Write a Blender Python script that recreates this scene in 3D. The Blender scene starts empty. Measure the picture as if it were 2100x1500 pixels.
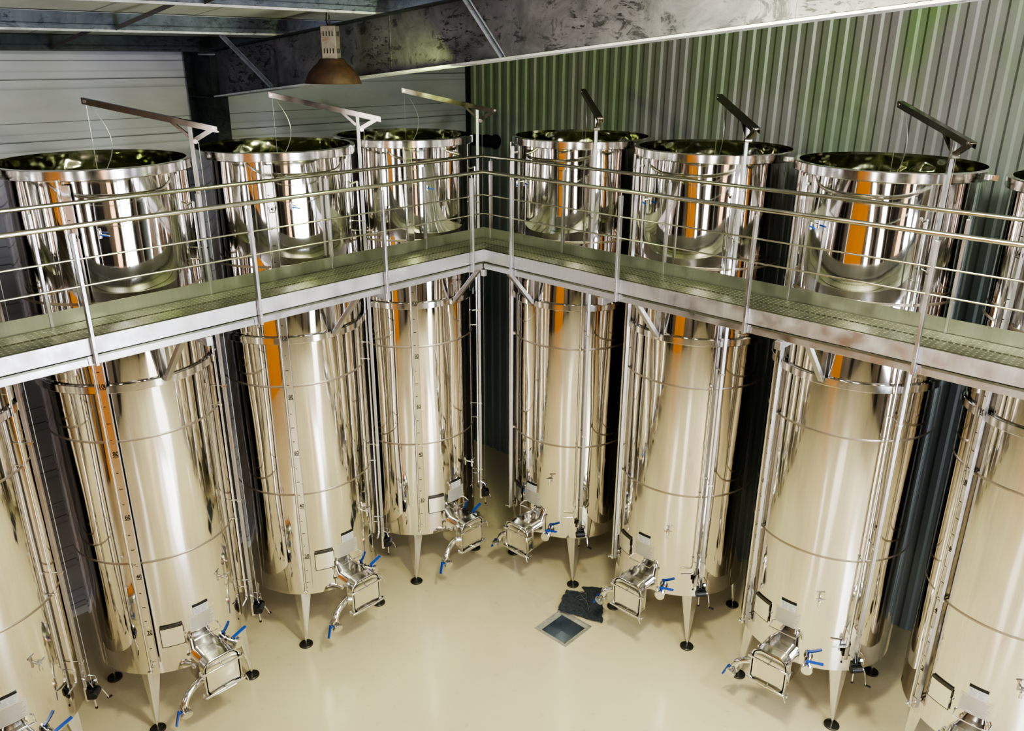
import bpy, math, random
from mathutils import Vector, Matrix
random.seed(7)
PI = math.pi
col = bpy.context.scene.collection

# ------------------------------------------------------------------ mesh helper
class MB:
    def __init__(s): s.v = []; s.f = []
    def add(s, vs, fs):
        n = len(s.v); s.v += [tuple(p) for p in vs]; s.f += [tuple(i + n for i in f) for f in fs]; return s
    def box(s, c, d, rz=0.0, M=None):
        x, y, z = d[0] / 2, d[1] / 2, d[2] / 2
        vs = [Vector((a, b, e)) for a in (-x, x) for b in (-y, y) for e in (-z, z)]
        R = M if M is not None else Matrix.Rotation(rz, 3, 'Z')
        vs = [R @ v + Vector(c) for v in vs]
        return s.add(vs, [(0, 1, 3, 2), (4, 6, 7, 5), (0, 4, 5, 1), (2, 3, 7, 6), (0, 2, 6, 4), (1, 5, 7, 3)])
    def bx(s, x0, x1, y0, y1, z0, z1):
        return s.box(((x0 + x1) / 2, (y0 + y1) / 2, (z0 + z1) / 2), (abs(x1 - x0), abs(y1 - y0), abs(z1 - z0)))
    def beam(s, a, b, w, h, up=(0, 0, 1)):
        a, b = Vector(a), Vector(b); d = b - a; L = d.length; d.normalize()
        u = Vector(up); sd = d.cross(u)
        if sd.length < 1e-4: sd = d.cross(Vector((1, 0, 0)))
        sd.normalize(); u = sd.cross(d)
        M = Matrix((d, sd, u)).transposed()
        return s.box((a + b) / 2, (L, w, h), M=M)
    def tube(s, pts, r, n=10, cap=True):
        pts = [Vector(p) for p in pts]; k = len(pts)
        rs = r if isinstance(r, (list, tuple)) else [r] * k
        ds = []
        for i in range(k):
            a = pts[max(i - 1, 0)]; b = pts[min(i + 1, k - 1)]; ds.append((b - a).normalized())
        t = Vector((0, 0, 1)) if abs(ds[0].z) < .9 else Vector((1, 0, 0))
        nr = ds[0].cross(t).normalized(); vs = []
        for i in range(k):
            nr = (nr - ds[i] * nr.dot(ds[i])).normalized(); bn = ds[i].cross(nr)
            for j in range(n):
                a = 2 * PI * j / n; vs.append(pts[i] + (nr * math.cos(a) + bn * math.sin(a)) * rs[i])
        fs = [(i * n + j, i * n + (j + 1) % n, (i + 1) * n + (j + 1) % n, (i + 1) * n + j) for i in range(k - 1) for j in range(n)]
        if cap: fs += [tuple(range(n))[::-1], tuple(range((k - 1) * n, k * n))]
        return s.add(vs, fs)
    def cyl(s, a, b, r, n=16): return s.tube([a, b], r, n)
    def lathe(s, prof, n=48, c=(0, 0, 0), closed=False, a0=0.0, a1=2 * PI):
        vs = []; full = abs(a1 - a0 - 2 * PI) < 1e-6; m = n if full else n + 1
        for r, z in prof:
            for j in range(m):
                a = a0 + (a1 - a0) * j / n; vs.append((c[0] + r * math.cos(a), c[1] + r * math.sin(a), c[2] + z))
        k = len(prof); fs = []
        for i in range(k if closed else k - 1):
            i2 = (i + 1) % k
            for j in range(n):
                j2 = (j + 1) % m if full else j + 1
                fs.append((i * m + j, i * m + j2, i2 * m + j2, i2 * m + j))
        return s.add(vs, fs)
    def prism(s, poly, a, b, c0, c1):
        # poly: list of (u,v); a,b: axis vectors for u,v ; extruded from c0 to c1
        a, b, c0, c1 = Vector(a), Vector(b), Vector(c0), Vector(c1); n = len(poly)
        vs = [c0 + a * u + b * v for u, v in poly] + [c1 + a * u + b * v for u, v in poly]
        fs = [(i, (i + 1) % n, n + (i + 1) % n, n + i) for i in range(n)] + [tuple(range(n))[::-1], tuple(range(n, 2 * n))]
        return s.add(vs, fs)
    def rot(s, ang):
        c, q = math.cos(ang), math.sin(ang)
        s.v = [(x * c - y * q, x * q + y * c, z) for x, y, z in s.v]; return s
    def build(s, name, mat, parent=None, smooth=True, loc=None, bevel=0.0):
        me = bpy.data.meshes.new(name); me.from_pydata(s.v, [], s.f); me.update()
        me.materials.append(mat)
        import bmesh
        bm = bmesh.new(); bm.from_mesh(me); bmesh.ops.recalc_face_normals(bm, faces=bm.faces)
        bm.to_mesh(me); bm.free()
        if smooth:
            me.polygons.foreach_set('use_smooth', [True] * len(me.polygons)); me.set_sharp_from_angle(angle=math.radians(32))
        o = bpy.data.objects.new(name, me); col.objects.link(o)
        if parent: o.parent = parent
        if loc: o.location = loc
        if bevel:
            m = o.modifiers.new('bevel', 'BEVEL'); m.width = bevel; m.segments = 2; m.limit_method = 'ANGLE'
        return o

def empty(name, loc=(0, 0, 0), rz=0.0):
    o = bpy.data.objects.new(name, None); col.objects.link(o); o.location = loc; o.rotation_euler = (0, 0, rz); o.empty_display_size = .1; return o
def tag(o, label, cat, group=None, kind=None):
    o['label'] = label; o['category'] = cat
    if group: o['group'] = group
    if kind: o['kind'] = kind
    return o
def struct(o): o['kind'] = 'structure'; return o
def copy_tree(o, parent=None):
    c = o.copy(); col.objects.link(c)
    if parent: c.parent = parent
    for ch in list(o.children): copy_tree(ch, c)
    return c
def arc(c, r, a0, a1, n, f):
    return [f(c, r, a0 + (a1 - a0) * i / n) for i in range(n + 1)]
def rrect(w, h, r, n=5):
    o = []
    for cx, cy, a in ((w / 2 - r, h / 2 - r, 0), (-w / 2 + r, h / 2 - r, 90), (-w / 2 + r, -h / 2 + r, 180), (w / 2 - r, -h / 2 + r, 270)):
        for i in range(n + 1):
            t = math.radians(a + 90 * i / n); o.append((cx + r * math.cos(t), cy + r * math.sin(t)))
    return o

# ------------------------------------------------------------------ materials
def mat(name):
    m = bpy.data.materials.new(name); m.use_nodes = True
    nt = m.node_tree; return m, nt, nt.nodes['Principled BSDF']
def N(nt, t, **k):
    n = nt.nodes.new(t)
    for a, b in k.items():
        if a in n.inputs.keys() if isinstance(a, str) else False: n.inputs[a].default_value = b
        else: setattr(n, a, b)
    return n
def coords(nt, scale=(1, 1, 1), src='Object'):
    tc = nt.nodes.new('ShaderNodeTexCoord'); mp = nt.nodes.new('ShaderNodeMapping'); mp.inputs['Scale'].default_value = scale
    nt.links.new(tc.outputs[src], mp.inputs['Vector']); return mp.outputs['Vector']
def noise(nt, vec, scale, detail=3, rough=.5, dist=0.0):
    n = nt.nodes.new('ShaderNodeTexNoise'); n.inputs['Scale'].default_value = scale; n.inputs['Detail'].default_value = detail
    n.inputs['Roughness'].default_value = rough; n.inputs['Distortion'].default_value = dist; nt.links.new(vec, n.inputs['Vector']); return n.outputs['Fac']
def ramp(nt, fac, stops):
    r = nt.nodes.new('ShaderNodeValToRGB'); e = r.color_ramp.elements
    while len(e) > 1: e.remove(e[-1])
    e[0].position = stops[0][0]; e[0].color = stops[0][1]
    for p, c in stops[1:]:
        q = e.new(p); q.color = c
    nt.links.new(fac, r.inputs['Fac']); return r.outputs['Color']
def mapr(nt, fac, a, b, c, d):
    n = nt.nodes.new('ShaderNodeMapRange'); n.inputs[1].default_value = a; n.inputs[2].default_value = b; n.inputs[3].default_value = c; n.inputs[4].default_value = d
    nt.links.new(fac, n.inputs[0]); return n.outputs[0]
def bump(nt, bs, h, strength, dist=.01):
    b = nt.nodes.new('ShaderNodeBump'); b.inputs['Strength'].default_value = strength; b.inputs['Distance'].default_value = dist
    nt.links.new(h, b.inputs['Height']); nt.links.new(b.outputs['Normal'], bs.inputs['Normal'])
def mixc(nt, fac, a, b, mode='MIX'):
    m = nt.nodes.new('ShaderNodeMix'); m.data_type = 'RGBA'; m.blend_type = mode
    for i, v in ((6, a), (7, b)):
        if isinstance(v, tuple): m.inputs[i].default_value = v
        else: nt.links.new(v, m.inputs[i])
    if isinstance(fac, float): m.inputs[0].default_value = fac
    else: nt.links.new(fac, m.inputs[0])
    return m.outputs[2]
def simple(name, c, metal=0., rough=.5, **k):
    m, nt, b = mat(name); b.inputs['Base Color'].default_value = (*c, 1); b.inputs['Metallic'].default_value = metal; b.inputs['Roughness'].default_value = rough
    for a, v in k.items(): b.inputs[a].default_value = v
    return m
def steel(name, c, rough, wav=0.0, streak=.0, ws=(2.2, 2.2, .35)):
    m, nt, b = mat(name); b.inputs['Metallic'].default_value = 1
    v = coords(nt); f = noise(nt, coords(nt, (40, 40, .6)), 1.0, 2)
    cc = ramp(nt, f, [(.3, (c[0] * .93, c[1] * .93, c[2] * .93, 1)), (.7, (*c, 1))]); nt.links.new(cc, b.inputs['Base Color'])
    r = noise(nt, v, 5, 3); nt.links.new(mapr(nt, r, .3, .7, rough * .75, rough * 1.3), b.inputs['Roughness'])
    if wav:
        h = noise(nt, coords(nt, ws), 1.0, 1.5, .4)
        bump(nt, b, h, 1.0, wav)
    return m
M = {}
M['mirror'] = steel('polished_steel', (.83, .80, .765), .055, .028)
M['inner'] = steel('green_lit_inside_steel', (.48, .49, .36), .13, .05, ws=(4, 4, 5))  # base colour carries the yellow-green light falling inside the tanks
M['band'] = steel('rim_steel', (.82, .80, .78), .13)
M['chrome'] = steel('chrome', (.80, .79, .77), .17)
M['satin'] = steel('satin_steel', (.58, .57, .59), .36)
M['fascia'] = steel('fascia_steel', (.62, .61, .645), .42, .004, ws=(.8, .8, 3))
M['toe'] = steel('toe_board_steel', (.42, .425, .39), .42)
M['rail'] = steel('rail_steel', (.60, .585, .53), .22)
M['leg'] = steel('leg_steel', (.74, .72, .69), .34)
M['seam'] = simple('weld_seam', (.42, .37, .31), .9, .38)
M['foot'] = simple('foot_dark', (.07, .065, .06), .5, .35)
M['black'] = simple('black_plastic', (.012, .012, .016), 0, .35)
M['blue'] = simple('blue_handle', (.012, .07, .42), 0, .35)
M['white'] = simple('white_label', (.55, .55, .57), .2, .35)
M['skirt'] = simple('white_skirting', (.7, .7, .7), 0, .5)
M['ink'] = simple('black_ink', (.01, .01, .01), 0, .5)
M['greyink'] = simple('grey_ink', (.25, .25, .27), 0, .5)
M['scale'] = simple('scale_strip', (.80, .77, .73), 1.0, .16)
M['sticker'] = simple('sticker_film', (.60, .57, .52), .6, .28)
M['plate'] = simple('slate_face', (.86, .84, .78), .9, .2)
M['wire'] = simple('wire', (.55, .55, .52), .8, .35)
M['pipe'] = simple('black_duct', (.012, .012, .016), 0, .7)

def deck_mat():
    m, nt, b = mat('deck_plate'); b.inputs['Metallic'].default_value = .9; b.inputs['Roughness'].default_value = .38
    v = coords(nt, (1, 1, 1)); n = noise(nt, v, 3, 4)
    c = ramp(nt, n, [(.3, (.15, .16, .13, 1)), (.7, (.24, .245, .20, 1))])
    # pressed dots: regular grid
    sx = nt.nodes.new('ShaderNodeSeparateXYZ'); nt.links.new(v, sx.inputs[0])
    def mth(op, a, bb=None, cc=None):
        q = nt.nodes.new('ShaderNodeMath'); q.operation = op
        for i, x in enumerate((a, bb, cc)):
            if x is None: continue
            if isinstance(x, (int, float)): q.inputs[i].default_value = x
            else: nt.links.new(x, q.inputs[i])
        return q.outputs[0]
    P = .055
    fx = mth('SUBTRACT', mth('FRACT', mth('DIVIDE', sx.outputs[0], P)), .5); fy = mth('SUBTRACT', mth('FRACT', mth('DIVIDE', sx.outputs[1], P)), .5)
    d = mth('SQRT', mth('ADD', mth('MULTIPLY', fx, fx), mth('MULTIPLY', fy, fy)))
    dot = mapr(nt, d, .14, .24, 1, 0)
    cc = mixc(nt, dot, c, (.50, .50, .40, 1)); nt.links.new(cc, b.inputs['Base Color'])
    bump(nt, b, dot, .7, .01); return m
M['deck'] = deck_mat()

def floor_mat():
    m, nt, b = mat('epoxy_floor'); v = coords(nt)
    a = noise(nt, v, .35, 4, .6); c1 = ramp(nt, a, [(.3, (.61, .52, .38, 1)), (.5, (.69, .61, .42, 1)), (.75, (.73, .69, .44, 1))])
    s = noise(nt, v, 9, 6, .7); c2 = mixc(nt, mapr(nt, s, .60, .78, 0., .45), c1, (.30, .26, .18, 1))
    s2 = noise(nt, v, 30, 3, .6); c3 = mixc(nt, mapr(nt, s2, .73, .78, 0., .5), c2, (.22, .19, .14, 1))
    nt.links.new(c3, b.inputs['Base Color']); nt.links.new(mapr(nt, a, .3, .7, .26, .38), b.inputs['Roughness']); b.inputs['Coat Weight'].default_value = .6; b.inputs['Coat Roughness'].default_value = .13
    bump(nt, b, noise(nt, v, 14, 3), .12, .003); return m
M['floor'] = floor_mat()

def wall_left_mat():
    m, nt, b = mat('white_panel'); v = coords(nt)
    n = noise(nt, coords(nt, (.5, 1, 1.4)), 1.0, 5, .6)
    c = ramp(nt, n, [(.3, (.43, .425, .49, 1)), (.7, (.62, .61, .69, 1))])
    sx = nt.nodes.new('ShaderNodeSeparateXYZ'); nt.links.new(v, sx.inputs[0])
    wob = noise(nt, coords(nt, (2, 2, 2)), 1.0, 3)
    def line(off, w, period=.715):
        q = nt.nodes.new('ShaderNodeMath'); q.operation = 'SUBTRACT'; nt.links.new(sx.outputs[2], q.inputs[0]); q.inputs[1].default_value = off - 20 * period
        q2 = nt.nodes.new('ShaderNodeMath'); q2.operation = 'DIVIDE'; nt.links.new(q.outputs[0], q2.inputs[0]); q2.inputs[1].default_value = period
        q3 = nt.nodes.new('ShaderNodeMath'); q3.operation = 'FRACT'; nt.links.new(q2.outputs[0], q3.inputs[0])
        return mapr(nt, q3.outputs[0], 0, w / period, 1, 0)
    l1 = line(7.33, .022); l2 = line(7.55, .014); l3 = line(7.22, .04); l4 = line(7.42, .03)
    c = mixc(nt, l1, c, (.03, .035, .04, 1)); c = mixc(nt, l2, c, (.07, .08, .09, 1))
    g = mapr(nt, l3, 0, 1, 0, .45); c = mixc(nt, g, c, (.18, .2, .21, 1)); g = mapr(nt, l4, 0, 1, 0, .35); c = mixc(nt, g, c, (.2, .22, .23, 1))
    nt.links.new(c, b.inputs['Base Color']); b.inputs['Roughness'].default_value = .45
    bump(nt, b, l1, -.4, .01); return m
M['wall_left'] = wall_left_mat()

def wall_right_mat():
    m, nt, b = mat('corrugated_steel'); v = coords(nt)
    n = noise(nt, coords(nt, (1, .55, .28)), 1.0, 4, .55, .4)
    c = ramp(nt, n, [(.28, (.30, .33, .31, 1)), (.45, (.30, .37, .25, 1)), (.6, (.41, .375, .40, 1)), (.74, (.27, .40, .18, 1))])
    r = noise(nt, coords(nt, (1, 9, .8)), 1.0, 5, .75); c = mixc(nt, mapr(nt, r, .62, .8, 0, .55), c, (.16, .10, .10, 1))
    sx = nt.nodes.new('ShaderNodeSeparateXYZ'); nt.links.new(v, sx.inputs[0])
    lo = mapr(nt, sx.outputs[2], 4.6, 7.0, .75, 0.0); c = mixc(nt, lo, c, (.19, .23, .29, 1))  # shade behind the tanks painted into the lower wall colour
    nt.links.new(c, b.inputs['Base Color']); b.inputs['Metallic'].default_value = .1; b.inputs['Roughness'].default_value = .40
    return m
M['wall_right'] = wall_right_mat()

def beam_mat(name, a, bb, dark, sc=1.0, amt=.75):
    m, nt, b = mat(name); v = coords(nt)
    n = noise(nt, v, 2.2 * sc, 6, .7, .6); c = ramp(nt, n, [(.3, (*a, 1)), (.65, (*bb, 1))])
    k = noise(nt, coords(nt, (1, 1, 1.6)), 3.4 * sc, 8, .78, 1.2); c = mixc(nt, mapr(nt, k, .54, .60, 0, amt), c, (*dark, 1))
    k2 = noise(nt, coords(nt, (6, 6, 26)), 1.0, 3, .8); k3 = noise(nt, v, 1.4, 2)
    mm = nt.nodes.new('ShaderNodeMath'); mm.operation = 'MULTIPLY'; nt.links.new(mapr(nt, k2, .56, .6, 0, 1), mm.inputs[0]); nt.links.new(mapr(nt, k3, .5, .56, 0, .9), mm.inputs[1])
    c = mixc(nt, mm.outputs[0], c, (*dark, 1))
    nt.links.new(c, b.inputs['Base Color']); b.inputs['Roughness'].default_value = .6; b.inputs['Metallic'].default_value = .2
    bump(nt, b, k, .3, .01); return m
M['rafter'] = beam_mat('weathered_beam', (.055, .055, .068), (.155, .145, .175), (.012, .012, .017))
M['flange'] = beam_mat('galvanised_flange', (.35, .35, .38), (.62, .62, .66), (.2, .2, .22), 1, .3)
M['purlin'] = beam_mat('galvanised_purlin', (.075, .09, .125), (.17, .19, .24), (.04, .05, .07), 1.5, .5)
M['brace'] = beam_mat('dull_brace', (.07, .08, .10), (.14, .15, .18), (.04, .04, .05), 2, .5)
M['strut'] = simple('strut_steel', (.10, .09, .085), .2, .6)
M['purlin_dark'] = beam_mat('dark_purlin', (.03, .038, .05), (.075, .09, .10), (.02, .022, .03), 1.5, .5)
M['column'] = beam_mat('dark_column', (.018, .022, .03), (.05, .06, .065), (.008, .01, .012), 2)
M['rust'] = beam_mat('rusty_shade', (.032, .017, .015), (.075, .036, .03), (.03, .025, .022), 4, .6)
M['rustbox'] = beam_mat('painted_box', (.13, .11, .125), (.20, .175, .19), (.20, .07, .03), 5, .6)

def ceil_mat():
    m, nt, b = mat('roof_panel'); v = coords(nt)
    n = noise(nt, coords(nt, (.8, .35, 1)), 1.0, 5, .6); c = ramp(nt, n, [(.3, (.36, .37, .34, 1)), (.7, (.60, .61, .56, 1))])
    k = noise(nt, coords(nt, (2.0, 4, 1)), 1.0, 8, .8); c = mixc(nt, mapr(nt, k, .66, .76, 0, .85), c, (.04, .04, .045, 1))
    sx = nt.nodes.new('ShaderNodeSeparateXYZ'); nt.links.new(v, sx.inputs[0])
    q = nt.nodes.new('ShaderNodeMath'); q.operation = 'MODULO'; nt.links.new(sx.outputs[0], q.inputs[0]); q.inputs[1].default_value = 1.05
    l = mapr(nt, q.outputs[0], 0, .035, 1, 0); c = mixc(nt, l, c, (.10, .10, .10, 1))
    nt.links.new(c, b.inputs['Base Color']); b.inputs['Roughness'].default_value = .6; return m
M['ceil'] = ceil_mat()
def mat_mesh():
    m, nt, b = mat('woven_mesh'); v = coords(nt)
    n = noise(nt, v, 45, 5, .8, 1.5); c = ramp(nt, n, [(.40, (.012, .015, .02, 1)), (.60, (.085, .10, .13, 1)), (.72, (.25, .27, .3, 1))])
    nt.links.new(c, b.inputs['Base Color']); b.inputs['Roughness'].default_value = .55; bump(nt, b, n, .8, .01); return m
M['mesh'] = mat_mesh()
M['pitsteel'] = steel('pit_steel', (.42, .45, .50), .38)
M['pitframe'] = beam_mat('pit_frame_steel', (.30, .29, .27), (.48, .46, .41), (.13, .12, .11), 3, .4)
M['water'] = simple('pit_water', (.012, .02, .03), 0, .05)
M['backwall'] = beam_mat('far_wall', (.14, .115, .095), (.30, .25, .21), (.05, .045, .04), .5, .5)
M['streakslab'] = simple('dark_streak_slab', (.015, .015, .02), 0, .6)
def emis(name, c, s, base=(.8, .8, .8)):
    m, nt, b = mat(name); b.inputs['Base Color'].default_value = (*base, 1); b.inputs['Emission Color'].default_value = (*c, 1); b.inputs['Emission Strength'].default_value = s; return m
M['day'] = emis('daylit_pane', (.93, .96, 1.0), 9.0)
M['day2'] = emis('daylit_frosted_pane', (1.0, .97, .93), 6.0)
M['peach'] = emis('warm_pane', (1.0, .55, .28), 2.0)
M['orange'] = emis('orange_door_glow', (1.0, .34, .02), .20, (.50, .19, .02))  # glow added to the door sheet so the steel reflects orange

# ------------------------------------------------------------------ room shell
H0, SL = 7.79, .094            # roof underside z = H0 + SL*y
XW, YW = 15.0, 17.0
# floor with the pit hole
px0, px1, py0, py1 = 3.07, 3.67, 5.02, 5.60
f = MB()
for a, b_, c, d in ((-.2, px0, -.2, YW), (px1, XW, -.2, YW), (px0, px1, -.2, py0), (px0, px1, py1, YW)):
    f.add([(a, c, 0), (b_, c, 0), (b_, d, 0), (a, d, 0)], [(0, 1, 2, 3)])
struct(f.build('floor', M['floor'], smooth=False))
w = MB(); w.bx(-.2, XW, -.15, 0, 0, H0 + .4); struct(w.build('wall_left', M['wall_left'], smooth=False))
# corrugated gable wall on the right (x = 0)
w = MB(); per = .207; y = 0.0; prof = []
while y < YW:
    for dy, dx in ((0, 0), (.070, 0), (.100, .026), (.177, .026)): prof.append((y + dy, dx))
    y += per
vs = []; fs = []
for yy, xx in prof:
    vs += [(.02 + xx, yy, 0.0), (.02 + xx, yy, H0 + .2 + SL * yy)]
for i in range(len(prof) - 1): fs.append((2 * i, 2 * i + 2, 2 * i + 3, 2 * i + 1))
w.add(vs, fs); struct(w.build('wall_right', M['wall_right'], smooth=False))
b_ = MB(); b_.bx(0.0, .09, -.0, .05, 0, H0); struct(b_.build('trim_1', M['column'], smooth=False))   # dark corner post
# roof sheet
c = MB(); c.add([(-.2, -.2, H0 - SL * .2), (XW, -.2, H0 - SL * .2), (XW, YW, H0 + SL * YW), (-.2, YW, H0 + SL * YW)], [(0, 1, 2, 3)])
struct(c.build('ceiling', M['ceil'], smooth=False))
# skirting at the left wall
s = MB(); s.bx(.2, XW, .0, .035, 0.0, .12); struct(s.build('baseboard_left', M['skirt'], smooth=False))
# far walls (seen only in the polished steel)
w = MB(); w.bx(-.2, XW, YW, YW + .15, 0, 9.6); struct(w.build('wall_front', M['backwall'], smooth=False))
w = MB(); w.bx(XW, XW + .15, -.2, YW, 0, 9.6); struct(w.build('wall_back', M['backwall'], smooth=False))
def pane(name, wall, a, b, z0, z1, m, frame=M['column'], bars=2):
    o = MB(); g = MB(); t = .05
    if wall == 'y':
        o.bx(a, b, YW - .03, YW - .01, z0, z1)
        for x in (a, b): g.bx(x - t, x + t, YW - .07, YW, z0, z1)
        for i in range(1, bars): q = a + (b - a) * i / bars; g.bx(q - .03, q + .03, YW - .07, YW, z0, z1)
        g.bx(a, b, YW - .07, YW, z1 - t, z1 + t)
    else:
        o.bx(XW - .03, XW - .01, a, b, z0, z1)
        for y in (a, b): g.bx(XW - .07, XW, y - t, y + t, z0, z1)
        for i in range(1, bars): q = a + (b - a) * i / bars; g.bx(XW - .07, XW, q - .03, q + .03, z0, z1)
        g.bx(XW - .07, XW, a, b, z1 - t, z1 + t)
    e = struct(o.build(name, m, smooth=False)); g.build('window_frame' if 'window' in name else 'door_frame', frame, e, smooth=False)
pane('door_1', 'y', 3.7, 5.6, 0.0, 4.3, M['day'], bars=1)
pane('window_1', 'y', 7.5, 8.3, 2.6, 6.6, M['day2'], bars=1)
pane('window_2', 'y', 9.5, 10.9, 2.4, 6.8, M['peach'], bars=1)
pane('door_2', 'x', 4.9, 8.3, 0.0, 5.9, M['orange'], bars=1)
pane('window_3', 'x', 8.8, 9.7, 2.6, 7.0, M['day2'], bars=1)
pane('window_4', 'x', 12.6, 14.4, 2.2, 6.8, M['day2'], bars=3)
# dark slabs added on the far walls to put dark streaks in the steel
k = 1
for wall, a, bb in (('y', .6, 1.3), ('y', 2.4, 3.1), ('y', 6.1, 6.7), ('y', 8.8, 9.2), ('y', 12.3, 14.0), ('x', 1.0, 2.6), ('x', 3.0, 3.7), ('x', 10.7, 11.5), ('x', 15.2, 16.4)):
    k += 1; g = MB()
    if wall == 'y': g.bx(a, bb, YW - .2, YW - .01, 0, 7.6)
    else: g.bx(XW - .2, XW - .01, a, bb, 0, 7.6)
    struct(g.build('trim_%d' % k, M['streakslab'], smooth=False))

# ------------------------------------------------------------------ roof steel
def rz(y, o): return 7.605 + SL * y + o
rt = empty('roof_rafter', (5.25, .75, 7.1)); tag(rt, 'large stained grey steel roof beam crossing above the tanks from the dark column', 'beam')
def kid(mb, name, m, root, **k):
    l = root.location; mb.v = [(x - l.x, y - l.y, z - l.z) for x, y, z in mb.v]; return mb.build(name, m, root, **k)
ya, yb = .75, 13.0
g = MB(); g.prism([(ya, 7.605 + SL * ya - .54), (yb, 7.605 + SL * yb - .54), (yb, 7.605 + SL * yb), (ya, 7.605 + SL * ya)], (0, 1, 0), (0, 0, 1), (5.245, 0, 0), (5.257, 0, 0)); kid(g, 'web', M['rafter'], rt, smooth=False)
for nm, off, th, mm in (('bottom_flange', -.57, .018, 'flange'), ('top_flange', -.015, .018, 'column')):
    g = MB(); g.prism([(ya, rz(ya, off)), (yb, rz(yb, off)), (yb, rz(yb, off + th)), (ya, rz(ya, off + th))], (0, 1, 0), (0, 0, 1), (5.15, 0, 0), (5.35, 0, 0)); kid(g, nm, M[mm], rt, smooth=False)
for y0 in (4.35, 8.6):
    g = MB(); g.prism([(y0, rz(y0, -.55)), (y0 + .012, rz(y0, -.55)), (y0 + .012, rz(y0, -.01)), (y0, rz(y0, -.01))], (0, 1, 0), (0, 0, 1), (5.257, 0, 0), (5.262, 0, 0)); kid(g, 'web_splice', M['rafter'], rt, smooth=False)
for yp in (2.25, 6.05, 9.8):
    g = MB(); a = (5.95, yp, rz(yp, .02)); b = (5.345, yp - .05, rz(yp, -.545)); g.beam(a, b, .055, .006, (1, 0, 1)); g.beam((a[0], a[1] + .025, a[2]), (b[0], b[1] + .025, b[2]), .006, .05, (1, 0, 1)); kid(g, 'fly_brace', M['brace'], rt, smooth=False)
# column
ct = empty('steel_column', (5.25, .4, 0)); tag(ct, 'dark steel column standing against the white panel wall under the roof beam', 'column')
def taper(x0, x1, y0b, y0t, y1b, y1t, z0, z1):
    return MB().add([(x0, y0b, z0), (x1, y0b, z0), (x1, y1b, z0), (x0, y1b, z0), (x0, y0t, z1), (x1, y0t, z1), (x1, y1t, z1), (x0, y1t, z1)], [(0, 1, 2, 3), (4, 5, 6, 7), (0, 1, 5, 4), (1, 2, 6, 5), (2, 3, 7, 6), (3, 0, 4, 7)])
kid(taper(5.15, 5.35, .06, .06, .075, .075, 0, 7.66), 'outer_flange', M['column'], ct, smooth=False)
kid(taper(5.15, 5.35, .55, .76, .568, .778, 0, 7.62), 'inner_flange', M['column'], ct, smooth=False)
kid(taper(5.243, 5.257, .07, .07, .56, .77, 0, 7.62), 'web', M['column'], ct, smooth=False)
g = MB(); g.bx(5.257, 5.35, .075, .76, 7.09, 7.105); g.bx(5.257, 5.35, .075, .76, 7.64, 7.655); kid(g, 'cap_plates', M['column'], ct, smooth=False)
# purlins
labels = ['dark eave purlin running along the top of the white panel wall', 'galvanised purlin crossing the roof, second out from the white wall', 'galvanised purlin the hanging lamp is chained to', 'galvanised purlin, fourth out from the white wall', 'galvanised purlin, fifth out from the white wall']
for i, yp in enumerate((.50, 2.37, 4.24, 6.11, 7.98)):
    z0 = rz(yp, .012); h = .172
    pr = empty('roof_purlin', (7.5, yp, z0)); tag(pr, labels[i], 'beam', 'roof purlins')
    mm = M['purlin_dark'] if i == 0 else M['purlin']
    g = MB(); g.bx(.1, 12.5, yp - .003, yp + .003, z0, z0 + h); g.bx(.1, 12.5, yp + .003, yp + .022, z0 + .055, z0 + .06)
    kid(g, 'web', mm, pr, smooth=False)
    g = MB(); g.bx(.1, 12.5, yp - .065, yp + .012, z0 - .004, z0); g.bx(.1, 12.5, yp + .008, yp + .012, z0, z0 + .016); kid(g, 'bottom_flange', M['flange'] if i else mm, pr, smooth=False)
    g = MB(); g.bx(.1, 12.5, yp - .002, yp + .07, z0 + h - .004, z0 + h - .0005); kid(g, 'top_flange', M['flange'] if i else mm, pr, smooth=False)
for i, (a, b) in enumerate(((.52, 2.37), (2.39, 4.22), (4.26, 6.09))):
    g = MB(); g.beam((7.12, a, rz(a, .05)), (7.05, b, rz(b, .16)), .05, .006); g.beam((7.145, a, rz(a, .04)), (7.075, b, rz(b, .15)), .006, .04)
    o = g.build('sag_bar', M['strut'], smooth=False); tag(o, ['grey strut between the eave purlin and the next one', 'grey strut linking the two middle purlins above the left wall', 'grey strut behind the purlin carrying the lamp'][i], 'strut', 'roof struts')

# hanging lamp
lx, ly = 5.62, 3.85
lt = empty('hanging_lamp', (lx, ly, 7.36)); tag(lt, 'rusty brown dome lamp hanging on a chain in front of the roof beam', 'lamp')
g = MB(); g.lathe([(.11, .235), (.125, .23), (.15, .19), (.185, .165), (.20, .15), (.245, .10), (.27, .05), (.285, .0), (.29, -.004), (.28, -.002), (.265, .05), (.24, .10), (.19, .15), (.14, .19), (.10, .22)], 40)
g.build('lamp_shade', M['rust'], lt)
g = MB(); g.box((0, 0, .39), (.17, .15, .31), math.radians(40)); bxo = g.build('ballast_box', M['rustbox'], lt, smooth=False, bevel=.006)
g = MB(); R40 = Matrix.Rotation(math.radians(40), 3, 'Z')
for zz in (.31, .47):
    for q in range(4):
        for off in ((-.045 + .03 * q, .0755, zz),): g.box(R40 @ Vector((off[0], off[1], off[2])), (.01, .004, .045), math.radians(40))
        g.box(R40 @ Vector((.0855, -.045 + .03 * q, zz)), (.004, .01, .045), math.radians(40))
g.build('vent_slots', M['ink'], bxo, smooth=False)
g = MB(); zc = .545; i = 0
ztop = rz(4.2, 0) - 7.36
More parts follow.
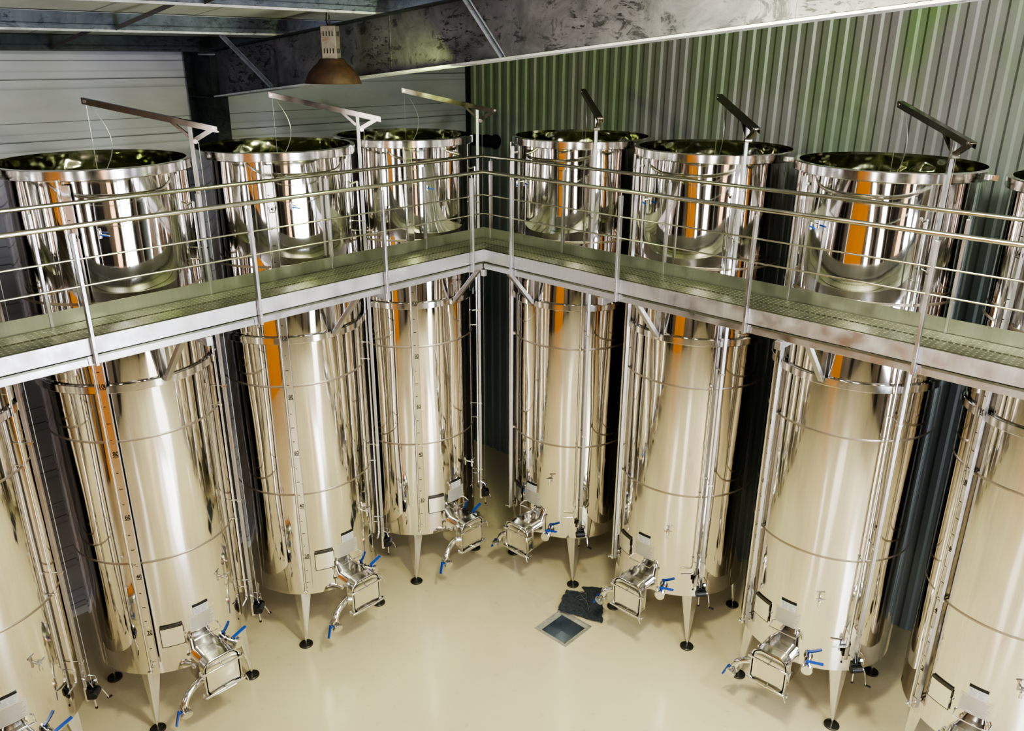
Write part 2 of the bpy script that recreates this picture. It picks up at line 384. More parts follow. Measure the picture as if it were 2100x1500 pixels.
while zc < ztop - .01:
    a = i % 2
    pts = [((.011 * math.cos(t) if a else 0), (0 if a else .011 * math.cos(t)), zc + .018 + .02 * math.sin(t)) for t in [2 * PI * j / 10 for j in range(11)]]
    g.tube(pts, .003, 5, cap=False); zc += .032; i += 1
g.build('chain', M['rust'], lt)
g = MB(); g.tube([(.02, .0, .54), (.05, .02, .60), (.06, .05, .68), (.03, .12, .76), (.05, .2, ztop + .02), (.04, .36, ztop + .06)], .007, 6); g.build('power_cable', M['black'], lt)
g = MB(); g.lathe([(.0, .0), (.045, -.02), (.06, -.07), (.045, -.12), (0, -.14)], 16, (0, 0, .22)); g.build('bulb', simple('bulb_glass', (.5, .5, .48), 0, .2), lt)
# black duct near the corner
g = MB(); pt = empty('wall_duct', (.17, .1, 6.2)); tag(pt, 'black pipe stub with a flange by the corner of the corrugated wall', 'pipe')
g.tube([(.17, .01, 6.2), (.17, .84, 6.2)], .10, 24); kid(g, 'duct', M['pipe'], pt)
g = MB(); g.tube([(.17, .83, 6.2), (.17, .855, 6.2)], .125, 24); kid(g, 'flange', M['pipe'], pt)
g = MB(); g.tube([(.17, .60, 6.2), (.17, .64, 6.2)], .112, 24); g.tube([(.06, .62, 6.2), (.17, .62, 6.2)], .02, 8); kid(g, 'clamp', M['pipe'], pt)

# ------------------------------------------------------------------ tank prototype (door faces local +X)
Rb, ZB, ZT, ZR = .90, .832, 6.631, 4.462
def zmark(v): return ZR + .758 * (v - 100) / 20 + .009
def pol(r, a, z): return (r * math.cos(math.radians(a)), r * math.sin(math.radians(a)), z)
def make_tank():
    T = empty('steel_tank')
    g = MB(); zs = [ZB + (ZT - ZB) * i / 24 for i in range(25)]
    prof = [(0.02, ZB - .10), (.5, ZB - .055), (.84, ZB - .012), (.885, ZB - .004), (Rb, ZB + .012)] + [(Rb, z) for z in zs[1:]]
    g.lathe(prof, 128); g.build('tank_body', M['mirror'], T)
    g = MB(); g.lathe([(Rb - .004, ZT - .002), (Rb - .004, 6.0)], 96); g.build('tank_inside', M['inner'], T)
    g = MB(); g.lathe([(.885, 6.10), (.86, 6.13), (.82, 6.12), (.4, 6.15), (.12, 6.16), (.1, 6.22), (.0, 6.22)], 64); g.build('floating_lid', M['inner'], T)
    g = MB(); g.lathe([(Rb, ZT - .10), (.942, ZT - .10), (.948, ZT - .092), (.948, ZT - .008), (.942, ZT), (Rb - .006, ZT), (Rb - .006, ZT - .03)], 96); g.build('rim_band', M['band'], T)
    g = MB(); g.lathe([(Rb, ZR - .048), (.932, ZR - .048), (.936, ZR - .042), (.936, ZR + .034), (.932, ZR + .040), (Rb, ZR + .036)], 96); g.build('stiffening_ring', M['band'], T)
    for z in (3.862, 2.37, 5.35):
        g = MB(); g.lathe([(Rb + .0005, z - .015), (Rb + .0022, z - .012), (Rb + .0022, z + .012), (Rb + .0005, z + .015)], 96); g.build('weld_seam', M['seam'], T)
    # legs
    for a in (45, -45, 135, -135):
        g = MB(); zt, zb = ZB + .10, .115
        def sec(w, d, r, z): return [(r + d * .5, 0, z), (r - d * .1, w / 2, z), (r - d * .5, w * .42, z), (r - d * .5, -w * .42, z), (r - d * .1, -w / 2, z)]
        A = sec(.235, .13, .825, ZB + .0); B = sec(.05, .045, .885, zb)
        g.add(A + B, [(0, 1, 6, 5), (1, 2, 7, 6), (2, 3, 8, 7), (3, 4, 9, 8), (4, 0, 5, 9), (0, 4, 3, 2, 1), (5, 6, 7, 8, 9)])
        g.rot(math.radians(a)); L = g.build('leg', M['leg'], T, smooth=False, bevel=.006)
        g = MB(); g.cyl((.89, 0, .012), (.89, 0, .14), .014, 10); g.rot(math.radians(a)); g.build('foot_rod', M['chrome'], L)
        g = MB(); g.lathe([(0, .0), (.088, .0), (.092, .004), (.092, .018), (.085, .024), (.03, .030), (.0, .032)], 28, (.89, 0, 0)); g.rot(math.radians(a)); g.build('foot_pad', M['foot'], L)
    # level gauge with scale
    ga = -36.5; G = MB(); z0, z1 = .97, 6.50
    G.bx(.948, .951, -.036, .038, z0, z1)
    gs = G.rot(math.radians(ga)).build('level_gauge', M['scale'], T, smooth=False)
    g = MB(); g.bx(.935, .975, .036, .040, z0, z1); g.bx(.935, .951, -.040, -.036, z0, z1); g.rot(math.radians(ga)).build('side_flange', M['satin'], gs, smooth=False)
    g = MB(); g.cyl((.965, -.056, z0 - .03), (.965, -.056, z1 + .05), .014, 12); g.rot(math.radians(ga)).build('level_tube', M['chrome'], gs)
    for z in (1.05, 2.35, 3.85, 5.3, 6.42):
        g = MB(); g.bx(.895, .957, -.012, .012, z - .014, z + .014); g.cyl((.895, -.056, z), (.965, -.056, z), .008, 8); g.rot(math.radians(ga)).build('standoff', M['chrome'], gs)
    g = MB()
    for i in range(0, 29):
        v = 10 + 5 * i
        if v > 148: break
        z = zmark(v); L = .062 if v % 20 == 0 else (.038 if v % 10 == 0 else .024)
        g.bx(.9512, .9522, -.028, -.028 + L, z - .004, z + .004)
    g.rot(math.radians(ga)).build('tick_marks', M['ink'], gs, smooth=False)
    for v in (20, 40, 60, 80, 100, 120, 140):
        cu = bpy.data.curves.new('num', 'FONT'); cu.body = str(v); cu.size = .072; cu.align_x = 'CENTER'; cu.extrude = .0008; cu.offset = .0012
        to = bpy.data.objects.new('num', cu); col.objects.link(to); bpy.context.view_layer.update()
        me = bpy.data.meshes.new_from_object(to.evaluated_get(bpy.context.evaluated_depsgraph_get())); bpy.data.objects.remove(to)
        me.materials.clear(); me.materials.append(M['ink'])
        kx = .8
        me.transform(Matrix.Rotation(math.radians(ga), 4, 'Z') @ Matrix.Translation((.9525, .004, zmark(v) + .010)) @ Matrix(((0, 0, 1, 0), (kx, 0, 0, 0), (0, 1, 0, 0), (0, 0, 0, 1))))
        o = bpy.data.objects.new('scale_number', me); col.objects.link(o); o.parent = gs
    g = MB(); g.cyl((.90, -.056, .95), (1.02, -.056, .95), .012, 10); g.cyl((.965, -.056, .91), (.965, -.056, .985), .017, 12); g.cyl((.985, -.085, .95), (.985, -.03, .95), .011, 10); g.cyl((1.02, -.056, .95), (1.025, -.056, .95), .02, 12)
    g.rot(math.radians(ga)).build('drain_cock', M['chrome'], gs)
    # upper sample valve with blue lever
    V = MB(); V.cyl((.895, 0, 6.06), (.96, 0, 6.06), .012, 10); V.cyl((.955, 0, 6.0), (.955, 0, 6.075), .015, 12)
    uv = V.rot(math.radians(-23)).build('breather_valve', M['chrome'], T)
    g = MB(); g.beam((.965, 0, 6.035), (.985, .085, 6.02), .02, .012); g.rot(math.radians(-23)).build('valve_lever', M['blue'], uv)
    # wash pipe beside the winch pole
    g = MB(); aw = 43.5; c0 = Vector((.965, 0, 0))
    pts = [(.965, 0, 6.2), (.965, 0, 1.30), (.965, -.004, 1.268), (.965, -.016, 1.252), (.965, -.035, 1.247), (.965, -.17, 1.247)]
    g.tube(pts, .012, 10); g.tube([(.90, 0, 6.17), (.965, 0, 6.2)], .012, 8)
    wp = g.rot(math.radians(aw)).build('wash_pipe', M['chrome'], T)
    for z in (1.42, 2.40, 3.9, 5.6):
        g = MB(); g.cyl((.895, 0, z), (.965, 0, z), .006, 8); g.lathe([(.012, -.012), (.018, -.012), (.018, .012), (.012, .012)], 12, (.965, 0, z)); g.rot(math.radians(aw)).build('pipe_clip', M['chrome'], wp)
    # winch pole, boom
    ap = math.radians(48.5)
    g = MB(); g.bx(.985, 1.025, -.02, .02, 1.12, 6.99); P = g.rot(ap).build('winch_pole', M['satin'], T, smooth=False, bevel=.004)
    for z in (1.45, 2.6, 4.1, 5.7):
        g = MB(); g.cyl((.895, .012, z), (.99, .012, z), .007, 8); g.bx(.98, 1.03, -.026, .026, z - .01, z + .01); g.rot(ap).build('pole_bracket', M['chrome'], P)
    g = MB(); g.prism([(0, 0), (.062, 0), (.062, .004), (.004, .004), (.004, .06), (0, .06)], (0, 1, 0), (0, 0, -1), (.0, -.031, 7.225), (1.28, -.031, 6.945))
    g.prism([(0, 0), (.004, 0), (.004, .06), (0, .06)], (0, 1, 0), (0, 0, -1), (.0, .027, 7.225), (1.28, .027, 6.945))
    bo = g.rot(ap).build('boom', M['boomsteel'], T, smooth=False)
    g = MB(); g.beam((1.25, 0, 6.93), (1.0, 0, 6.79), .03, .045); g.beam((.80, 0, 7.02), (.985, 0, 6.85), .03, .03); g.rot(ap).build('boom_brace', M['boomsteel'], bo, smooth=False)
    for nm, q, r_ in (('pulley', (1.05, 6.80), .024), ('pivot_bolt', (1.245, 6.935), .014), ('pulley', (.03, 7.19), .016)):
        g = MB(); g.cyl((q[0], -.036, q[1]), (q[0], .036, q[1]), r_, 16); g.rot(ap).build(nm, M['chrome'], bo)
    g = MB(); g.tube([(.03, .0, 7.17), (.03, .0, 6.17)], .0028, 5); g.tube([(1.07, .0, 6.8), (1.07, .0, 1.05)], .0028, 5)
    g.tube([(.04 - .0 * t + .17 * math.sin(PI * min(t * 1.15, 1)), .02, 7.17 - .87 * t) for t in [i / 14 for i in range(15)]], .005, 6); g.rot(ap).build('lift_cable', M['wire'], bo)
    # winch
    W = MB(); W.box((1.045, .0, 1.03), (.07, .10, .13)); W.cyl((1.09, -.075, 1.03), (1.09, .055, 1.03), .045, 18); W.cyl((1.02, .03, 1.11), (1.08, .03, 1.15), .03, 14)
    w_ = W.rot(ap).build('winch', M['black'], T, bevel=.004)
    g = MB(); g.bx(.985, 1.02, -.03, .03, .93, 1.12); g.cyl((1.09, .05, 1.03), (1.09, .075, 1.03), .02, 12); g.cyl((1.06, .03, 1.14), (1.10, .03, 1.165), .016, 12)
    g.tube([(1.09, .075, 1.03), (1.11, .088, 1.0), (1.16, .09, .90), (1.17, .09, .86)], .007, 8); g.tube([(1.07, -.02, .98), (1.075, -.02, .84)], .008, 8); g.rot(ap).build('crank_arm', M['chrome'], w_)
    g = MB(); g.tube([(1.165, .085, .865), (1.172, .15, .83)], .013, 10); g.lathe([(0, -.016), (.014, -.01), (.016, 0), (.014, .01), (0, .016)], 12, (1.075, -.02, .83)); g.rot(ap).build('crank_grip', M['black'], w_)
    g = MB(); g.tube([(.985, -.02, 1.24), (1.06, -.03, 1.20), (1.09, -.03, 1.12)], .005, 6); g.tube([(1.03, .03, 1.24), (1.09, .06, 1.2), (1.10, .06, 1.1)], .005, 6); g.rot(ap).build('cable_guide', M['chrome'], w_)
    # sampling tap
    g = MB(); g.cyl((.895, 0, 1.82), (.985, 0, 1.82), .014, 10); g.cyl((.96, 0, 1.745), (.96, 0, 1.87), .017, 12); g.cyl((.975, -.04, 1.85), (.975, .06, 1.87), .009, 8); g.cyl((.985, 0, 1.82), (.995, 0, 1.82), .016, 12)
    g.rot(math.radians(20.5)).build('sampling_tap', M['chrome'], T)
    # mirror slate plate
    def bent(r, a0, a1, z0, z1, th=.003, n=8):
        g = MB(); vs = []
        for i in range(n + 1):
            a = a0 + (a1 - a0) * i / n; vs += [pol(r, a, z0), pol(r, a, z1), pol(r + th, a, z0), pol(r + th, a, z1)]
        fs = []
        for i in range(n):
            b = 4 * i; fs += [(b + 2, b + 6, b + 7, b + 3), (b, b + 1, b + 5, b + 4), (b + 1, b + 3, b + 7, b + 5), (b, b + 4, b + 6, b + 2)]
        fs += [(0, 2, 3, 1), (4 * n, 4 * n + 1, 4 * n + 3, 4 * n + 2)]
        return g.add(vs, fs)
    g = bent(.918, -30, -15, 1.215, 1.455); sp = g.build('slate_plate', M['plate'], T)
    g = bent(.917, -30.6, -30.05, 1.21, 1.46); q = bent(.917, -14.95, -14.4, 1.21, 1.46); g.add(q.v, q.f); q = bent(.917, -30.6, -14.4, 1.204, 1.214); g.add(q.v, q.f); g.build('plate_edge', M['foot'], sp)
    g = bent(.905, -30.2, -14.8, 1.452, 1.49, .016); g.build('plate_hinge', M['foot'], sp)
    g = MB(); g.cyl(pol(.918, -14.6, 1.30), pol(.918, -14.6, 1.37), .006, 8); g.cyl(pol(.912, -30, 1.222), pol(.912, -15, 1.222), .004, 6); g.cyl(pol(.916, -14.6, 1.33), pol(.94, -13.6, 1.35), .006, 8); g.build('plate_catch', M['chrome'], sp)
    g = bent(.903, -6.2, 5.4, 1.52, 1.625, .005); npl = g.build('name_plate', M['white'], T)
    g = bent(.903, -6.2, 5.4, 1.625, 1.65, .007); g.build('plate_header', M['ink'], npl)
    g = MB()
    g.add([pol(.9086, -5.2, 1.592), pol(.9086, -3.8, 1.592), pol(.9086, -4.3, 1.612), pol(.9086, -4.6, 1.604), pol(.9086, -4.8, 1.608)], [(0, 1, 2, 3, 4)])
    for i, z in enumerate((1.600, 1.582, 1.566, 1.550, 1.536)):
        for a0, a1 in ((-2.5, .5), (1.5, 4.6)) if i == 0 else ((-5, -1.5 + .6 * (i % 2)), (.2, 3.6 - .7 * (i % 3))):
            q = bent(.9085, a0, a1, z - .002, z + .002, .0004, 3); g.add(q.v, q.f)
    g.build('plate_text', M['greyink'], npl)
    g = bent(.9012, -10, 9.5, 1.30, 1.515, .0012, 10); st = g.build('instruction_sticker', M['sticker'], T)
    g = MB(); rr = random.Random(3)
    for i in range(15):
        z = 1.50 - i * .0132
        a0, a1 = (-6, 5) if i == 0 else (-9, 8.6 - rr.random() * 3.5)
        q = bent(.9026, a0, a1, z - .0022, z + .0022, .0004, 5); g.add(q.v, q.f)
    g.build('sticker_text', M['greyink'], st)
    g = MB(); z = 1.262; g.tube([pol(.90, -11, z + .01), pol(1.0, -9.6, z - .014), pol(1.0, 9.6, z - .014), pol(.90, 11, z + .01)], .009, 8); g.build('grab_bar', M['chrome'], T)
    # manhole
    FX = 1.215
    w2, zt, zb = .205, 1.065, .595
    C = MB(); sec = rrect(.41, .475, .10)
    def lay(x, s, dz=0, sy=1): return [(x, u * s, (zt + zb) / 2 + dz + v * sy) for u, v in sec]
    L0 = lay(.80, .98, .02)
    layers = [L0, lay(FX - .13, 1.0, .012), lay(FX - .115, 1.035, .01), lay(FX - .10, 1.0, .008), lay(FX - .012, 1.0), lay(FX, 1.06, 0, 1.04), lay(FX + .012, 1.06, 0, 1.04)]
    n = len(sec); vs = [p for l in layers for p in l]; fs = [(i * n + j, i * n + (j + 1) % n, (i + 1) * n + (j + 1) % n, (i + 1) * n + j) for i in range(len(layers) - 1) for j in range(n)]
    fs.append(tuple(range(n))); C.add(vs, fs); mh = C.build('manhole', M['neck'], T)
    g = MB(); d1 = rrect(.395, .46, .095); d2 = rrect(.30, .36, .07)
    n = len(d1); zc = (zt + zb) / 2
    vs = [(FX + .014, u, zc + v) for u, v in d1] + [(FX + .024, u, zc + v) for u, v in d1] + [(FX + .012, u, zc + v) for u, v in d2]
    g.add(vs, [(j, (j + 1) % n, n + (j + 1) % n, n + j) for j in range(n)] + [(n + j, n + (j + 1) % n, 2 * n + (j + 1) % n, 2 * n + j) for j in range(n)] + [tuple(range(2 * n, 3 * n))])
    dr = g.build('manhole_door', M['mirror2'], mh)
    g = MB(); fr = rrect(.44, .50, .11, 6); fr.append(fr[0]); g.tube([(FX + .022, u, zc + v) for u, v in fr], .010, 8); g.build('door_frame', M['chrome'], mh)
    for zz in (zc + .115, zc - .205):
        g = MB(); g.beam((FX + .05, -.25, zz), (FX + .05, .25, zz), .018, .028); cb = g.build('clamp_bar', M['chrome'], mh, bevel=.004)
        g = MB(); g.cyl((FX - .03, .255, zz), (FX + .09, .255, zz), .007, 8); g.cyl((FX + .03, .255, zz - .015), (FX + .03, .255, zz + .015), .016, 10); g.tube([(FX + .075, .245, zz + .035), (FX + .085, .258, zz), (FX + .075, .27, zz - .055)], .0065, 8); g.build('wing_nut', M['chrome'], cb)
        g = MB(); g.cyl((FX - .01, -.25, zz - .02), (FX - .01, -.25, zz + .02), .014, 12); g.beam((FX - .01, -.25, zz), (FX + .05, -.25, zz), .014, .02); g.build('hinge', M['chrome'], cb)
        g = MB(); g.cyl((FX + .02, 0, zz), (FX + .068, 0, zz), .011, 10); g.build('centre_bolt', M['chrome'], cb)
    g = MB(); g.cyl((.98, -.235, .93), (1.03, -.235, .93), .022, 14); g.cyl((1.0, -.235, .93), (1.0, -.20, .93), .012, 10); g.build('side_port', M['chrome'], mh)
    # drain pipe and valve
    g = MB(); pts = [(.90, -.02, .71), (1.0, -.12, .73), (1.06, -.22, .735), (1.095, -.31, .725), (1.115, -.385, .695), (1.13, -.435, .645), (1.138, -.458, .585), (1.14, -.464, .545)]
    g.tube(pts, .041, 16); dp = g.build('drain_pipe', M['chrome'], T)
    g = MB(); e = Vector((1.15, -.466, .53)); ax = Vector((.93, -.12, -.30)).normalized()
    g.tube([e - ax * .07, e - ax * .045, e - ax * .045, e + ax * .0, e + ax * .0, e + ax * .045, e + ax * .045, e + ax * .075, e + ax * .075, e + ax * .085], [.042, .042, .058, .058, .048, .048, .064, .064, .058, .058], 20)
    dv = g.build('drain_valve', M['chrome'], T)
    g = MB(); g.cyl(e + Vector((0, -.03, 0)), e + Vector((0, -.075, -.01)), .012, 10); g.beam(e + Vector((-.01, -.07, .02)), e + Vector((.015, -.13, -.14)), .036, .016, (0, 1, .4)); g.build('valve_lever', M['blue'], dv)
    # side valve
    def P3(r, t, z):
        q = Vector((r, t, z)); q.rotate(Matrix.Rotation(math.radians(19.5), 3, 'Z')); return q
    g = MB(); a = [.895, .93, .93, .945, .945, .99, .99, 1.015, 1.015, 1.05, 1.05, 1.06]; r = [.032, .032, .050, .050, .040, .040, .044, .044, .066, .066, .060, .060]
    g.tube([P3(q, 0, .90) for q in a], r, 20); sv = g.build('side_valve', M['chrome'], T)
    g = MB(); g.cyl(P3(.985, 0, .925), P3(.985, 0, .985), .012, 10); g.beam(P3(.985, -.02, .98), P3(1.02, .17, 1.02), .036, .016); g.build('valve_lever', M['blue'], sv)
    # link plate to the neighbouring rim
    g = MB(); g.box((0, .985, ZT - .07), (.05, .075, .05)); g.cyl((0, .98, ZT - .06), (.04, .98, ZT - .06), .012, 8); g.build('link_plate', M['chrome'], T, smooth=False)
    return T
M['boomsteel'] = steel('boom_steel', (.40, .36, .33), .12)
M['neck'] = steel('manhole_steel', (.80, .78, .75), .14)
M['mirror2'] = steel('door_steel', (.84, .82, .79), .10, .01, ws=(3, 3, 3))
proto = make_tank()
spots = [('R', 1.871, 4.144), ('R', 1.871, 6.174), ('R', 1.871, 8.22), ('R', 1.871, 10.265), ('L', 3.482, 2.336), ('L', 5.474, 2.336), ('L', 7.561, 2.336), ('L', 9.594, 2.336)]
words = {('R', 0): 'tall polished steel tank nearest the corner along the corrugated wall',
         ('R', 1): 'tall polished steel tank beside the floor pit, second from the corner along the corrugated wall',
         ('R', 2): 'tall polished steel tank, third from the corner along the corrugated wall',
         ('R', 3): 'tall polished steel tank cut off by the right edge of the photo',
         ('L', 0): 'tall polished steel tank nearest the corner in the row along the white wall',
         ('L', 1): 'tall polished steel tank in the middle of the three whole ones along the white wall',
         ('L', 2): 'tall polished steel tank, third from the corner along the white wall, strong orange reflection',
         ('L', 3): 'tall polished steel tank cut off by the left edge of the photo'}
cnt = {'L': 0, 'R': 0}
for i, (s, x, y) in enumerate(spots):
    o = proto if i == 0 else copy_tree(proto)
    o.location = (x, y, 0); o.rotation_euler = (0, 0, 0 if s == 'R' else PI / 2)
    tag(o, words[(s, cnt[s])], 'tank', 'steel tanks'); cnt[s] += 1

# ------------------------------------------------------------------ catwalk
cX, cY, PW = 3.985, 4.372, 1.07
EX, EY = 12.6, 13.2
K = empty('catwalk', (cX, cY, 5.2)); tag(K, 'L-shaped steel catwalk with guard rails running around the tanks', 'catwalk')
def kk(mb, name, m, parent=None, **k):
    mb.v = [(x - cX, y - cY, z - 5.2) for x, y, z in mb.v]; return mb.build(name, m, parent or K, **k)
rX, rY = cX - PW, cY - PW
# deck planks (four strips on each wing)
npk = 4
for i in range(npk):
    a = i * PW / npk + .012; b = (i + 1) * PW / npk - .004
    g = MB(); g.bx(rX + a, EX, rY + a, rY + b, 5.262, 5.272); g.bx(rX + a, EX, rY + b - .006, rY + b, 5.272, 5.278); kk(g, 'deck_plank', M['deck'], smooth=False)
    g = MB(); g.bx(rX + a, rX + b, rY + b + .008, EY, 5.262, 5.272); g.bx(rX + b - .006, rX + b, rY + b + .008, EY, 5.272, 5.278); kk(g, 'deck_plank', M['deck'], smooth=False)
# fascia channel, front
g = MB(); g.bx(cX, EX, cY - .006, cY, 5.285, 5.436); g.bx(cX, EX, cY - .03, cY, 5.285, 5.291); kk(g, 'fascia', M['fascia'], smooth=False)
g = MB(); g.bx(cX - .006, cX, cY, EY, 5.285, 5.436); g.bx(cX - .03, cX, cY, EY, 5.285, 5.291); kk(g, 'fascia', M['fascia'], smooth=False)
# rear toe boards
g = MB(); g.bx(rX, EX, rY - .006, rY, 5.255, 5.41); kk(g, 'toe_board', M['toe'], smooth=False)
g = MB(); g.bx(rX - .006, rX, rY, EY, 5.255, 5.41); kk(g, 'toe_board', M['toe'], smooth=False)
# frame beams
for nm, a in (('frame_beam', 0.0),):
    g = MB(); g.bx(cX + .0, EX, cY - .075, cY - .012, 5.196, 5.262); kk(g, nm, M['satin'], smooth=False, bevel=.004)
    g = MB(); g.bx(cX - .075, cX - .012, cY - .075, EY, 5.196, 5.262); kk(g, nm, M['satin'], smooth=False, bevel=.004)
    g = MB(); g.bx(rX + .04, EX, rY + .02, rY + .07, 5.20, 5.262); kk(g, nm, M['satin'], smooth=False)
    g = MB(); g.bx(rX + .02, rX + .07, rY + .07, EY, 5.20, 5.262); kk(g, nm, M['satin'], smooth=False)
# guard rails
def handrail(off, name='handrail', z=6.365, r=.0215):
    x, y = cX + off, cY + off
    g = MB(); g.tube([(x + .02, y, z), (EX, y, z)], r, 14); kk(g, name, M['rail'])
    g = MB(); g.tube([(x, y + .02, z), (x, EY, z)], r, 14); kk(g, name, M['rail'])
    g = MB(); g.tube([(x + .022, y, z), (x + .006, y + .002, z), (x + .002, y + .006, z), (x, y + .022, z)], r * 1.02, 14); kk(g, 'rail_elbow', M['rail'])
handrail(.03); handrail(-PW - .02)
for z in (5.883, 6.102): handrail(.03, 'mid_rail', z, .0085)
def post(x, y, name='guard_post', z0=5.20, z1=6.315, w=.028, d=.05, ax='x'):
    g = MB(); (g.box((x, y, (z0 + z1) / 2), (w, d, z1 - z0)) if ax == 'L' else g.box((x, y, (z0 + z1) / 2), (d, w, z1 - z0)))
    p = kk(g, name, M['satin'], smooth=False, bevel=.003)
    g = MB(); g.cyl((x, y, z1), (x, y, 6.35), .008, 8); kk(g, 'rail_pin', M['chrome'], p)
    return p
def fpost(p, x, y, ax):
    g = MB(); (g.bx(x + .014, x + .05, y - .045, y - .03, 5.2, 5.28) if ax == 'L' else g.bx(x - .045, x - .03, y + .014, y + .05, 5.2, 5.28)); kk(g, 'post_clip', M['satin'], p, smooth=False)
    for z in (5.34, 5.883):
        g = MB(); (g.cyl((x, y + .02, z), (x, y + .03, z), .007, 8) if ax == 'L' else g.cyl((x + .02, y, z), (x + .03, y, z), .007, 8)); kk(g, 'screw', M['seam'], p)
for x in (4.20, 5.50, 7.03, 8.56, 10.09, 11.62):
    p = post(x, cY + .03, ax='L'); fpost(p, x, cY + .03, 'L')
for y in (4.87, 6.39, 7.88, 9.40, 10.92, 12.44):
    p = post(cX + .03, y, ax='R'); fpost(p, cX + .03, y, 'R')
for x in (3.96, 5.42, 6.96, 8.52, 10.05, 11.6): post(x, rY - .02, z0=5.24, ax='L')
for y in (3.42, 4.71, 6.24, 7.77, 9.31, 10.84, 12.36): post(rX - .02, y, z0=5.24, ax='R')
# support brackets at the tanks
for s, x, y in spots:
    if s == 'L':
        f0 = y + .945; e = cY + .02
        g = MB(); g.box((x, f0 + .012, 4.83), (.05, .02, .74)); br = kk(g, 'support_bracket', M['satin'], smooth=False)
        g = MB(); g.beam((x, f0 + .02, 4.48), (x, f0 + .66, 5.17), .055, .055); kk(g, 'diagonal_brace', M['satin'], br, smooth=False, bevel=.004)
        g = MB(); g.bx(x - .03, x + .03, f0, e, 5.115, 5.195); kk(g, 'cantilever_arm', M['satin'], br, smooth=False, bevel=.004)
    else:
        f0 = x + .945; e = cX + .02
        g = MB(); g.box((f0 + .012, y, 4.83), (.02, .05, .74)); br = kk(g, 'support_bracket', M['satin'], smooth=False)
        g = MB(); g.beam((f0 + .02, y, 4.48), (f0 + .66, y, 5.17), .055, .055); kk(g, 'diagonal_brace', M['satin'], br, smooth=False, bevel=.004)
        g = MB(); g.bx(f0, e, y - .03, y + .03, 5.115, 5.195); kk(g, 'cantilever_arm', M['satin'], br, smooth=False, bevel=.004)
g = MB(); g.bx(cX - .02, cX + .03, cY - .02, cY + .035, 5.11, 5.19); g.beam((rX, rY, 5.16), (cX, cY, 5.16), .06, .06); kk(g, 'corner_beam', M['satin'], smooth=False, bevel=.004)

# ------------------------------------------------------------------ floor pit and mesh mats
D = empty('floor_drain', ((px0 + px1) / 2, (py0 + py1) / 2, 0)); tag(D, 'square steel drain pit sunk in the floor with its frame exposed', 'drain')
def dk(mb, name, m, parent=None, **k):
    l = D.location; mb.v = [(x - l.x, y - l.y, z) for x, y, z in mb.v]; return mb.build(name, m, parent or D, **k)
g = MB(); t = .075
def ring4(g, x0, x1, y0, y1, t, z0, z1):
    g.bx(x0, x1, y0, y0 + t, z0, z1); g.bx(x0, x1, y1 - t, y1, z0, z1); g.bx(x0, x0 + t, y0 + t, y1 - t, z0, z1); g.bx(x1 - t, x1, y0 + t, y1 - t, z0, z1)
ring4(g, px0, px1, py0, py1, t, -.035, -.025); dk(g, 'pit_ledge', M['pitframe'], smooth=False)
g = MB(); ring4(g, px0, px1, py0, py1, .008, -.035, .003); dk(g, 'pit_frame', M['pitframe'], smooth=False)
g = MB(); a, b2, c, d = px0 + t, px1 - t, py0 + t, py1 - t; zz = -.28; q = .03
g.add([(a, c, -.026), (b2, c, -.026), (b2, d, -.026), (a, d, -.026), (a + q, c + q, zz), (b2 - q, c + q, zz), (b2 - q, d - q, zz), (a + q, d - q, zz)], [(0, 1, 5, 4), (1, 2, 6, 5), (2, 3, 7, 6), (3, 0, 4, 7), (4, 5, 6, 7)])
dk(g, 'pit_basin', M['pitsteel'], smooth=False)
g = MB(); g.tube([(3.42 + .09 * math.cos(u), 5.42 + .065 * math.sin(u), zz + .04) for u in [2 * PI * i / 20 for i in range(21)]], .005, 5, cap=False); g.tube([(3.50, 5.22, zz + .05), (3.52, 5.34, zz + .08), (3.48, 5.47, zz + .05)], .006, 5); dk(g, 'pit_wire', M['black'])
def mesh_mat(cs, z, name, seed, n=14):
    rr = random.Random(seed); g = MB(); vs = []; fs = []
    for i in range(n + 1):
        for j in range(n + 1):
            u, v = i / n, j / n
            x = (1 - u) * ((1 - v) * cs[0][0] + v * cs[3][0]) + u * ((1 - v) * cs[1][0] + v * cs[2][0])
            y = (1 - u) * ((1 - v) * cs[0][1] + v * cs[3][1]) + u * ((1 - v) * cs[1][1] + v * cs[2][1])
            e = .012 if i in (0, n) or j in (0, n) else .003
            vs.append((x + rr.uniform(-e, e), y + rr.uniform(-e, e), z + rr.uniform(0, .004)))
    m = (n + 1) ** 2
    vs += [(x, y, zz_ - .006) for x, y, zz_ in vs]
    for i in range(n):
        for j in range(n):
            a = i * (n + 1) + j; fs.append((a, a + n + 1, a + n + 2, a + 1)); fs.append(tuple(m + k for k in (a, a + 1, a + n + 2, a + n + 1)))
    per = [i * (n + 1) for i in range(n + 1)] + [n * (n + 1) + j for j in range(1, n + 1)] + [i * (n + 1) + n for i in range(n - 1, -1, -1)] + [j for j in range(n - 1, 0, -1)]
    for i in range(len(per)): a, b = per[i], per[(i + 1) % len(per)]; fs.append((a, b, m + b, m + a))
    g.add(vs, fs); return g.build(name, M['mesh'], smooth=False)
o = mesh_mat([(2.70, 4.80), (2.41, 5.28), (2.93, 5.68), (3.16, 5.02)], .030, 'mesh_mat', 1); tag(o, 'dark woven mesh mat lying over the edge of the open drain pit', 'mat')
o = mesh_mat([(2.45, 4.90), (2.26, 5.16), (2.66, 5.43), (2.96, 5.62)], .010, 'mesh_mat', 2, 8); tag(o, 'lower dark mesh mat, mostly hidden under the top one by the tank foot', 'mat')
